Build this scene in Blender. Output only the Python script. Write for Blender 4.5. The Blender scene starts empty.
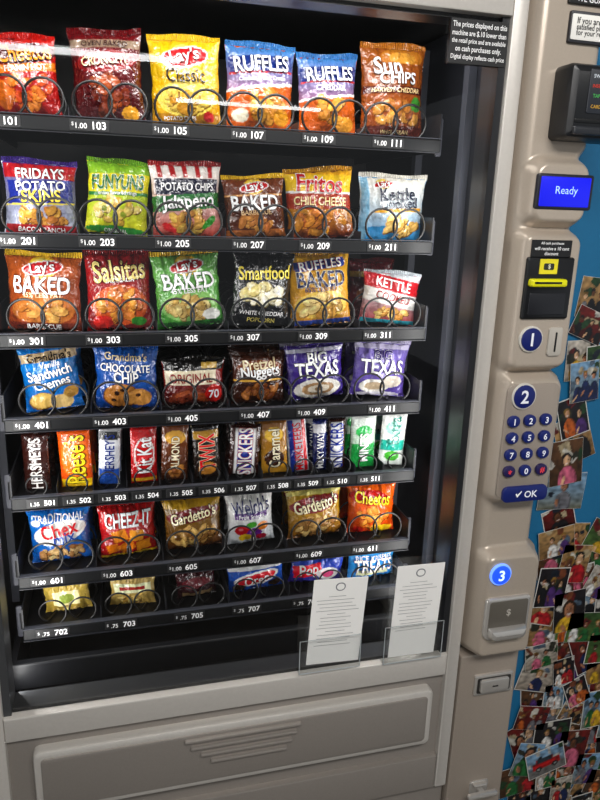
import bpy, bmesh, math, random
from mathutils import Vector, noise, Matrix
random.seed(7)
PI = math.pi
SC = bpy.context.scene
COL = SC.collection
SC.view_settings.view_transform = 'Standard'
# ------------------------------------------------------------ camera calibration
VPX, VPY = (2600., -110.), (-77., 2442.)
F = math.sqrt(-(VPX[0]*VPY[0] + VPX[1]*VPY[1]))
Xc = Vector((VPX[0], VPX[1], F)).normalized()
Dc = Vector((VPY[0], VPY[1], F)).normalized()
Yc = Xc.cross(Dc)
EYE = Vector((0, -1.0, 1.55))
def fp(u, v, Y=0.):
    r = Vector(((u-300)/F, (v-400)/F, 1))
    a, b, c = r.dot(Xc), r.dot(Dc), r.dot(Yc)
    k = (Y-EYE.y)/c
    return EYE.x + a*k, EYE.z - b*k
def proj(x, y, z):
    d = Vector((x, y, z)) - EYE
    c = Xc*d.x + Yc*d.y - Dc*d.z
    return 300+F*c.x/c.z, 400+F*c.y/c.z
def pr(l, t, r, b, Y):
    m, n = (t+b)/2, (l+r)/2
    return fp(l, m, Y)[0], fp(r, m, Y)[0], fp(n, b, Y)[1], fp(n, t, Y)[1]   # x0,x1,z0,z1
cam = bpy.data.cameras.new('camera'); co = bpy.data.objects.new('camera', cam); COL.objects.link(co)
R = Matrix(((Xc[0], -Xc[1], -Xc[2]), (Yc[0], -Yc[1], -Yc[2]), (-Dc[0], Dc[1], Dc[2])))
co.matrix_world = Matrix.Translation(EYE) @ R.to_4x4()
cam.sensor_width = 36; cam.lens = F/800*36; cam.clip_start = .01
SC.camera = co
# ------------------------------------------------------------ colours and materials
def C(h):
    if not isinstance(h, str): return h
    h = h.lstrip('#'); o = []
    for i in (0, 2, 4):
        s = int(h[i:i+2], 16)/255
        o.append(s/12.92 if s <= .04045 else ((s+.055)/1.055)**2.4)
    return tuple(o)
def mat(name, col=None, rough=.5, metal=0., bump=0., scale=60., var=.06, emit=0., spec=.5, coat=0., dist=.004, crease=False):
    m = bpy.data.materials.new(name); m.use_nodes = True
    nt = m.node_tree; b = nt.nodes['Principled BSDF']
    b.inputs['Roughness'].default_value = rough; b.inputs['Metallic'].default_value = metal
    b.inputs['Specular IOR Level'].default_value = spec; b.inputs['Coat Weight'].default_value = coat
    nz = nt.nodes.new('ShaderNodeTexNoise'); nz.inputs['Scale'].default_value = scale; nz.inputs['Detail'].default_value = 3
    tc = nt.nodes.new('ShaderNodeTexCoord'); nt.links.new(tc.outputs['Object'], nz.inputs['Vector'])
    if col is None:
        a = nt.nodes.new('ShaderNodeAttribute'); a.attribute_name = 'Col'; src = a.outputs['Color']
        nt.links.new(src, b.inputs['Base Color'])
        if emit: nt.links.new(src, b.inputs['Emission Color'])
    else:
        c = C(col); mx = nt.nodes.new('ShaderNodeMix'); mx.data_type = 'RGBA'
        mx.inputs[6].default_value = (*[k*(1-var) for k in c], 1); mx.inputs[7].default_value = (*[min(1, k*(1+var)) for k in c], 1)
        nt.links.new(nz.outputs['Fac'], mx.inputs[0]); nt.links.new(mx.outputs[2], b.inputs['Base Color'])
        if emit: b.inputs['Emission Color'].default_value = (*c, 1)
    b.inputs['Emission Strength'].default_value = emit
    if bump:
        src = nz.outputs['Fac']
        if crease:       # ridged noise: sharp film creases
            s1 = nt.nodes.new('ShaderNodeMath'); s1.operation = 'SUBTRACT'; s1.inputs[1].default_value = .5
            s2 = nt.nodes.new('ShaderNodeMath'); s2.operation = 'ABSOLUTE'
            nt.links.new(src, s1.inputs[0]); nt.links.new(s1.outputs[0], s2.inputs[0]); src = s2.outputs[0]
        bp = nt.nodes.new('ShaderNodeBump'); bp.inputs['Strength'].default_value = bump; bp.inputs['Distance'].default_value = dist
        nt.links.new(src, bp.inputs['Height']); nt.links.new(bp.outputs['Normal'], b.inputs['Normal'])
        if coat: nt.links.new(bp.outputs['Normal'], b.inputs['Coat Normal'])
    return m
def glassmat(name, refl=1., tint=(1, 1, 1), base=0., rough=.02):
    m = bpy.data.materials.new(name); m.use_nodes = True; nt = m.node_tree; nt.nodes.clear()
    o = nt.nodes.new('ShaderNodeOutputMaterial'); mx = nt.nodes.new('ShaderNodeMixShader')
    t = nt.nodes.new('ShaderNodeBsdfTransparent'); g = nt.nodes.new('ShaderNodeBsdfGlossy'); f = nt.nodes.new('ShaderNodeFresnel')
    t.inputs[0].default_value = (*tint, 1); g.inputs['Roughness'].default_value = rough; f.inputs[0].default_value = 1.45
    ma = nt.nodes.new('ShaderNodeMath'); ma.operation = 'MULTIPLY_ADD'; ma.inputs[1].default_value = refl; ma.inputs[2].default_value = base
    nt.links.new(f.outputs[0], ma.inputs[0]); nt.links.new(ma.outputs[0], mx.inputs[0])
    nt.links.new(t.outputs[0], mx.inputs[1]); nt.links.new(g.outputs[0], mx.inputs[2]); nt.links.new(mx.outputs[0], o.inputs[0])
    return m
M_WRAP = mat('wrapper_film', None, .25, bump=1., scale=34, spec=.6, coat=.5, dist=.012, crease=True)
M_PAINT = mat('printed_surface', None, .5)
M_GLOSSP = mat('photo_print', None, .3)
M_PLAS = mat('coloured_plastic', None, .35)
M_SCR = mat('lit_display', None, .3, emit=1.0)
M_LED = mat('lit_badge', None, .3, emit=1.0)
M_COIL = mat('coil_wire', '#08080a', .38, 0.)
M_TRAY = mat('tray_black', None, .45, .0, spec=.25)
M_BLACK = mat('liner_black', '#08080a', .6)
M_SILV = mat('brushed_silver', '#c3beb7', .36, .22, bump=.03, scale=200)
M_PANEL = mat('grey_panel', '#908982', .38, .3, bump=.05, scale=300)
M_BEIGE = mat('champagne_plastic', '#b7aa9b', .30, .28, bump=.02, scale=350)
M_BEIGE2 = mat('champagne_plastic_dark', '#a3978b', .34, .28, bump=.03, scale=350)
M_CHROME = mat('bright_metal', '#d2cec8', .24, .65)
M_WALL = mat('blue_wall_paint', '#0a6490', .6, bump=.1, scale=80)
M_FLOOR = mat('floor_tile', '#6b665f', .5)
M_CEIL = mat('ceiling_tile', '#8a8a86', .9)
M_GLASS = glassmat('window_glass', 1.15, rough=.018)
M_ACRYL = glassmat('clear_acrylic', 0., (.985, .99, .99), .06)
M_TUBE = mat('light_tube', '#ffffff', .5, emit=24)
# ------------------------------------------------------------ mesh builder
_txt = {}
def text_mesh(s, off=.012, shear=0.):
    k = (s, off, shear)
    if k in _txt: return _txt[k]
    cu = bpy.data.curves.new('t', 'FONT'); cu.body = s; cu.size = 1; cu.offset = off; cu.shear = shear
    cu.resolution_u = 3; cu.align_x = 'CENTER'
    ob = bpy.data.objects.new('t', cu)
    me = bpy.data.meshes.new_from_object(ob)
    vs = [(v.co.x, v.co.y) for v in me.vertices]; fs = [list(p.vertices) for p in me.polygons]
    bpy.data.objects.remove(ob); bpy.data.meshes.remove(me); bpy.data.curves.remove(cu)
    if not vs: vs = [(0, 0)]
    x0 = min(v[0] for v in vs); x1 = max(v[0] for v in vs); y0 = min(v[1] for v in vs); y1 = max(v[1] for v in vs)
    vs = [(x-(x0+x1)/2, y-(y0+y1)/2) for x, y in vs]
    _txt[k] = (vs, fs, x1-x0, y1-y0); return _txt[k]
W = {}
class MB:
    def __init__(s): s.v = []; s.f = []; s.c = []
    def add(s, vs, fs, col='#808080'):
        n = len(s.v); s.v += [tuple(v) for v in vs]; s.f += [[n+i for i in f] for f in fs]
        s.c += ([C(col)]*len(vs)) if not isinstance(col, list) else col
        return s
    def box(s, x0, x1, y0, y1, z0, z1, col='#808080'):
        v = [(x, y, z) for x in (x0, x1) for y in (y0, y1) for z in (z0, z1)]
        return s.add(v, [(0, 1, 3, 2), (4, 6, 7, 5), (0, 4, 5, 1), (2, 3, 7, 6), (0, 2, 6, 4), (1, 5, 7, 3)], col)
    def rbox(s, x0, x1, z0, z1, yf, yb, r=.005, col='#808080', bev=.003, seg=7):
        if not isinstance(r, (tuple, list)): r = (r,)*4      # tl tr br bl
        def ring(y, ins):
            out = []
            for (cx, cz, a0, rr) in ((x1, z1, 0, r[1]), (x0, z1, 90, r[0]), (x0, z0, 180, r[3]), (x1, z0, 270, r[2])):
                sx = -1 if cx == x1 else 1; sz = -1 if cz == z1 else 1
                q = max(rr-ins, .0002)
                ox = cx+sx*(ins+q); oz = cz+sz*(ins+q)
                for i in range(seg+1):
                    a = math.radians(a0+90*i/seg); out.append((ox+q*math.cos(a), y, oz+q*math.sin(a)))
            return out
        bev = min(bev, abs(yb-yf)*.8)
        lv = [(yb, 0), (yf+bev, 0), (yf+bev*.3, bev*.3), (yf, bev)]
        vs = []; fs = []; n = 4*(seg+1)
        for y, i in lv: vs += ring(y, i)
        for k in range(3):
            for i in range(n): fs.append((k*n+i, k*n+(i+1) % n, (k+1)*n+(i+1) % n, (k+1)*n+i))
        fs.append(tuple(range(n))[::-1]); fs.append(tuple(range(3*n, 4*n)))
        return s.add(vs, fs, col)
    def tube(s, pts, r, col='#808080', sides=6):
        pts = [Vector(p) for p in pts]; vs = []; fs = []
        up = Vector((0.13, .97, .2)).normalized()
        for i, p in enumerate(pts):
            t = (pts[min(i+1, len(pts)-1)]-pts[max(i-1, 0)]).normalized()
            a = t.cross(up)
            if a.length < .05: a = t.cross(Vector((1, 0, 0)))
            a.normalize(); b = t.cross(a)
            for k in range(sides):
                q = 2*PI*k/sides; vs.append(p+a*(r*math.cos(q))+b*(r*math.sin(q)))
        for i in range(len(pts)-1):
            for k in range(sides):
                fs.append((i*sides+k, i*sides+(k+1) % sides, (i+1)*sides+(k+1) % sides, (i+1)*sides+k))
        fs.append(tuple(range(sides))); fs.append(tuple(range((len(pts)-1)*sides, len(pts)*sides)))
        return s.add(vs, fs, col)
    def text(s, t, x, y, z, width=None, height=None, col='#ffffff', off=.012, rot=0, stretch=1., shear=0.):
        vs, fs, w, h = text_mesh(t, off, shear)
        k = width/w if width else height/h
        ca, sa = math.cos(math.radians(rot)), math.sin(math.radians(rot))
        return s.add([(x+(a*k)*ca-(b*k*stretch)*sa, y, z+(a*k)*sa+(b*k*stretch)*ca) for a, b in vs], fs, col)
    def build(s, name, m, parent=None, origin=None, smooth=True, fix=True, ang=35):
        if origin is None: origin = W[parent.name] if parent else Vector((0, 0, 0))
        origin = Vector(origin)
        me = bpy.data.meshes.new(name); me.from_pydata([Vector(v)-origin for v in s.v], [], s.f)
        at = me.color_attributes.new('Col', 'FLOAT_COLOR', 'POINT')
        buf = []
        for c in s.c: buf += [c[0], c[1], c[2], 1.]
        at.data.foreach_set('color', buf)
        if fix:
            bm = bmesh.new(); bm.from_mesh(me); bmesh.ops.recalc_face_normals(bm, faces=bm.faces); bm.to_mesh(me); bm.free()
        me.materials.append(m)
        if smooth:
            me.shade_smooth(); me.set_sharp_from_angle(angle=math.radians(ang))
        o = bpy.data.objects.new(name, me); COL.objects.link(o)
        if parent: o.parent = parent; o.location = origin-W[parent.name]
        else: o.location = origin
        W[o.name] = origin.copy()
        return o
def tag(o, label=None, cat=None, group=None, kind=None):
    for k, v in (('label', label), ('category', cat), ('group', group), ('kind', kind)):
        if v: o[k] = v
    return o
def empty(name, loc, label, cat, group=None):
    o = bpy.data.objects.new(name, None); COL.objects.link(o); o.location = loc; o.empty_display_size = .05
    W[o.name] = Vector(loc); return tag(o, label, cat, group)
# ------------------------------------------------------------ painting
def colorat(L, u, v, asp):
    c = (.5, .5, .5)
    for q in L:
        k = q[0]
        if k == 'g':
            a, b = q[1], q[2]; c = tuple(b[i]+(a[i]-b[i])*v for i in range(3)); continue
        dx = u-q[1]; dy = (v-q[2])*asp
        if q[6]:
            ca, sa = q[6]; dx, dy = dx*ca+dy*sa, -dx*sa+dy*ca
        dx /= q[3]; dy /= q[4]*asp
        if k == 'e':
            if dx*dx+dy*dy < 1: c = q[5]
        elif abs(dx) < 1 and abs(dy) < 1: c = q[5]
    return c
def prep(art, rng):
    out = []; txt = []
    for q in art:
        if q[0] == 'g': out.append(('g', C(q[1]), C(q[2])))
        elif q[0] in 'er':
            r = q[6] if len(q) > 6 else 0
            out.append((q[0], q[1], q[2], q[3], q[4], C(q[5]), (math.cos(math.radians(r)), math.sin(math.radians(r))) if r else None))
        elif q[0] == 'c':     # pile of chips, each with a darker rim
            _, cx, cy, rx, ry, n, c1, c2 = q
            for i in range(n):
                a = rng.uniform(0, 2*PI); d = math.sqrt(rng.random())
                k = rng.random(); cc = tuple(C(c1)[j]*k+C(c2)[j]*(1-k) for j in range(3))
                r = rng.uniform(0, 180); s = rng.uniform(.07, .12)
                x, y, rr = cx+rx*d*math.cos(a), cy+ry*d*math.sin(a), (math.cos(math.radians(r)), math.sin(math.radians(r)))
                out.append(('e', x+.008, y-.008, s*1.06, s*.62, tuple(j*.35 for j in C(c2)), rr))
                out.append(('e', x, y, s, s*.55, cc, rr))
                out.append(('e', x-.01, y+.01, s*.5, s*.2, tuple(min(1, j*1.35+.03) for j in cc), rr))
        elif q[0] == 't': txt.append(q)
    return out, txt
def snack(name, label, cat, X0, X1, Z0, Z1, Y, thick, art, group, lean=0., bar=False, tiltx=0., yaw=0., dim=.82):
    rng = random.Random(name+label); seed = rng.uniform(0, 50)
    w = X1-X0; H = Z1-Z0; sb = .06 if not bar else .045; h = H*(1-sb)
    L, T = prep(art, rng)
    nu, nv = (60, 76) if not bar else (22, 54)
    pin = .085 if not bar else .03
    def vert(t): return max(0, math.sin(PI*min(max(t, 0), 1)))**(.55 if not bar else .3)
    def surf(x, z):
        s = max(-1, min(1, x/(w/2))); t = z/h
        e = (1-abs(s)**(2.2))**.7; q = vert(t)
        y = -thick/2*e*q
        if bar:
            return y-.0014*noise.noise(Vector((s*1.5, t*6, seed)))*e
        y -= .0055*noise.noise(Vector((s*1.7, t*2.4, seed)))*e*min(1, q*1.5)
        n1 = abs(noise.noise(Vector((s*2.8+t, t*1.7-s*.6, seed+9))))
        y += .0100*(n1-.18)*e*(.4+.8*(1-q))
        n2 = abs(noise.noise(Vector((s*5.5, t*1.1, seed+20))))
        y += .012*(n2-.2)*(1-q)*e
        return y
    def px(x, z):
        q = vert(z/h)
        return x*(1-pin*q) + (.0024*noise.noise(Vector((z*60, seed, 3)))*q if not bar else 0)
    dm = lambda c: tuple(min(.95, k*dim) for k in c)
    mb = MB(); vs = []; cs = []; fs = []
    for j in range(nv+1):
        for i in range(nu+1):
            u, v = i/nu, j/nv; x = (u-.5)*w; z = v*h
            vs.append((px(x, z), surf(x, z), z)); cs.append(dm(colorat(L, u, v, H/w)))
    for j in range(nv):
        for i in range(nu): a = j*(nu+1)+i; fs.append((a, a+1, a+nu+2, a+nu+1))
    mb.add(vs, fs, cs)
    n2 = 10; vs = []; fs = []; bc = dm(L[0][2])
    for j in range(n2+1):
        for i in range(n2+1):
            u, v = i/n2, j/n2; q = vert(v)
            vs.append((px((u-.5)*w, v*h), thick/2*(1-abs(2*u-1)**2.4)**.7*q, v*h))
    for j in range(n2):
        for i in range(n2): a = j*(n2+1)+i; fs.append((a, a+n2+1, a+n2+2, a+1))
    mb.add(vs, fs, [bc]*len(vs))
    for q in T:
        _, s, cx, cy, wf, col = q[:6]
        if not bar: wf *= .92
        rot = q[6] if len(q) > 6 else 0; outl = q[7] if len(q) > 7 else None; st = q[8] if len(q) > 8 else 1
        for off, dep, cc in (((.042, .0026, outl), (.016, .0040, col)) if outl else ((.014, .0034, col),)):
            if bar: dep *= .45
            tv, tf, tw, th = text_mesh(s, off)
            k = wf*w/text_mesh(s, .016)[2]
            ca, sa = math.cos(math.radians(rot)), math.sin(math.radians(rot))
            bm = bmesh.new()
            bv = [bm.verts.new(((cx-.5)*w+a*k*ca-b*k*st*sa, 0, cy*h+a*k*sa+b*k*st*ca)) for a, b in tv]
            for f in tf:
                try: bm.faces.new([bv[i] for i in f])
                except ValueError: pass
            xs = [v.co.x for v in bm.verts]; zs = [v.co.z for v in bm.verts]
            for lo, hi, ax in ((min(xs), max(xs), 0), (min(zs), max(zs), 2)):
                p = lo+.0040
                while p < hi:
                    pc = [0, 0, 0]; pn = [0, 0, 0]; pc[ax] = p; pn[ax] = 1
                    bmesh.ops.bisect_plane(bm, geom=bm.verts[:]+bm.edges[:]+bm.faces[:], plane_co=pc, plane_no=pn); p += .0040
            bm.verts.index_update()
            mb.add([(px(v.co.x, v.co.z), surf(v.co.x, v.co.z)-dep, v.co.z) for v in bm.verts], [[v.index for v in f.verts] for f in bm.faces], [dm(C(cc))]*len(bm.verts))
            bm.free()
    o = mb.build(name, M_WRAP, None, (0, 0, 0), fix=False, ang=80)
    sm = MB(); n = 60; vs = []; fs = []
    for j in range(2):
        for i in range(n+1):
            u = i/n; vs.append(((u-.5)*w, .0011*(1 if i % 2 else -1)+.003*math.sin(u*9+seed)*j+.0016*math.sin(u*17+seed)*j, h+j*(H-h)+.0018*j*math.sin(u*7+seed)))
    for i in range(n): fs.append((i, i+1, n+2+i, n+1+i))
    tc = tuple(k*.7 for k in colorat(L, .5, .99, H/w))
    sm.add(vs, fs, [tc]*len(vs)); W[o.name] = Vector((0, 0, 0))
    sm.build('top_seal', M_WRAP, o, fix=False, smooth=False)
    o.location = ((X0+X1)/2, Y, Z0+abs(math.sin(lean))*w/2); o.rotation_euler = (tiltx, lean, yaw)
    return tag(o, label, cat, group)
def clone(o, dy, label, dx=0, dz=0):
    c = o.copy(); COL.objects.link(c); c.location = (o.location.x+dx, o.location.y+dy, o.location.z+dz); c['label'] = label
    for ch in o.children:
        d = ch.copy(); COL.objects.link(d); d.parent = c
    return c
# ------------------------------------------------------------ setting
s = MB().box(-3, 3.2, -8, 1.2, -.1, 0).build('floor', M_FLOOR, smooth=False); tag(s, kind='structure')
s = MB().box(-3, 3.2, -8, 1.2, 2.62, 2.7).build('ceiling', M_CEIL, smooth=False); tag(s, kind='structure')
WY = .12
s = MB().box(.80, 3.2, WY, WY+.1, 0, 2.62).build('wall_right', M_WALL, smooth=False); tag(s, kind='structure')
s = MB().box(-3, .80, .98, 1.08, 0, 2.62).build('wall_back', M_WALL, smooth=False); tag(s, kind='structure')
# ------------------------------------------------------------ vending machine
XL, XR, XC = -.27, .597, .737
vm = empty('vending_machine', (.25, .45, 0), 'tall silver glass-fronted snack vending machine with seven lit shelves and beige payment column', 'vending machine')
m = MB()
m.box(XL, -.235, .04, .88, .08, 1.9); m.box(.60, XC-.005, .045, .88, .08, 1.9); m.box(-.235, .60, .84, .88, .08, 1.9)
m.box(-.235, .60, .04, .84, 1.86, 1.9); m.box(-.235, .60, .04, .84, .08, .12)
m.build('cabinet', M_BLACK, vm, smooth=False)
for x in (XL+.05, XC-.05):
    for y in (.1, .8): MB().rbox(x-.02, x+.02, 0, .08, y-.02, y+.02, .004).build('foot', M_BLACK, vm)
m = MB().box(-.232, .597, .62, .63, .70, 1.855, '#08080a'); m.box(-.232, .597, .05, .62, .69, .70, '#0c0c0e')
m.box(.588, .597, .05, .62, .70, 1.855, '#1a1b20'); m.box(-.232, -.223, .05, .62, .70, 1.855, '#101114')
for x in (-.222, .573):
    for y in (.11, .3): m.box(x, x+.014, y, y+.018, .78, 1.84, '#383a41')
m.build('inner_liner', M_TRAY, vm, smooth=False)
m = MB().rbox(-.20, .56, .735, .785, .085, .10, .004, '#0c0d10'); m.box(-.20, -.19, .10, .5, .70, .785, '#0c0c0f'); m.box(.55, .56, .10, .5, .70, .785, '#0c0c0f')
m.box(-.20, .56, .30, .31, .70, .80, '#0a0b0d')
m.build('delivery_bin', M_TRAY, vm, smooth=False)
OX0, OX1, OZ0, OZ1 = -.199, .572, .757, 1.826
m = MB()
m.rbox(XL, OX0, .45, 1.9, -.012, .04, .004); m.rbox(OX1, XR, .45, 1.9, -.012, .04, .004)
m.rbox(OX0, OX1, OZ1, 1.9, -.012, .04, .001); m.rbox(OX0, OX1, .712, OZ0, -.012, .04, .001)
m.build('door_frame', M_SILV, vm)
m = MB(); g = .012
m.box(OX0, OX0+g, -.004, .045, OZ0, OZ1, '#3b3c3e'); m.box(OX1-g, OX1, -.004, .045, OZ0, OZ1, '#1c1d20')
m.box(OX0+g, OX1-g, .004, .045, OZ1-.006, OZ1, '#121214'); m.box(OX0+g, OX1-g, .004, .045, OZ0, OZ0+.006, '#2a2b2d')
m.build('window_gasket', M_PLAS, vm, smooth=False)
m = MB().add([(OX0+.001, .003, OZ0), (OX1-.001, .003, OZ0), (OX1-.001, .003, OZ1), (OX0+.001, .003, OZ1)], [(0, 1, 2, 3)])
m.build('window_glass', M_GLASS, vm, smooth=False, fix=False)
m = MB().rbox(XL, XR, .08, .712, .0, .04, .002); m.rbox(OX0+.001, OX1-.001, .45, .528, -.012, .001, .001)
m.build('lower_panel', M_PANEL, vm)
dd = MB(); dd.rbox(-.16, .547, .567, .69, -.020, .0, .012, bev=.006)
dd = dd.build('delivery_door', M_SILV, vm)
MB().rbox(-.148, .535, .579, .678, -.0225, -.019, .008, bev=.002).build('flap', M_PANEL, dd)
for (a, b, v) in ((184, 301, 731), (190, 297, 738), (200, 292, 745), (210, 287, 752)):
    x0, z = fp(a, v+7, -.02); x1, _ = fp(b, v-7, -.02); zc = fp((a+b)/2, v, -.02)[1]
    MB().rbox(x0, x1, zc-.0036, zc+.0036, -.029, -.022, .0036, bev=.0033).build('ridge', M_PANEL, dd)
# ------------------------------------------------------------ trays
RY = .125
rails = [((0, 130), (437, 152)), ((0, 251), (430, 252)), ((0, 348), (425, 341)), ((8, 433), (420, 413)), ((18, 510), (412, 482)), ((25, 586), (410, 552)), ((32, 641), (410, 594))]
TZ = [(fp(*a, RY)[1]+fp(*b, RY)[1])/2 for a, b in rails]
TX0, TX1 = -.180, .540
nums = [
 [(9, '101'), (98, '103'), (179, '105'), (256, '107'), (326, '109'), (395, '111')],
 [(27, '201'), (106, '203'), (181, '205'), (256, '207'), (322, '209'), (389, '211')],
 [(35, '301'), (112, '303'), (190, '305'), (252, '307'), (320, '309'), (384, '311')],
 [(40, '401'), (118, '403'), (190, '405'), (262, '407'), (318, '409'), (388, '411')],
 [(48, '501'), (84, '502'), (119, '503'), (152, '504'), (186, '505'), (218, '506'), (250, '507'), (282, '508'), (312, '509'), (341, '510'), (374, '511')],
 [(55, '601'), (125, '603'), (190, '605'), (254, '607'), (315, '609'), (371, '611')],
 [(60, '702'), (128, '703'), (196, '705'), (253, '707'), (312, '709')]]
price = ['1.00', '1.00', '1.00', '1.00', '1.35', '1.00', ' .75']
def lays(x=.5, y=.78, s=.2, r=8):
    return [('e', x, y, s, s*.78, '#f6c822'), ('e', x-.02, y+.02, s*.7, s*.5, '#fbe26a'), ('e', x, y-.01, s*1.46, s*.50, '#ffffff', r), ('e', x, y-.01, s*1.38, s*.43, '#c8161c', r), ('t', "Lay's", x, y-.01, s*1.9, '#ffffff', r, '#9c1016')]
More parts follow.
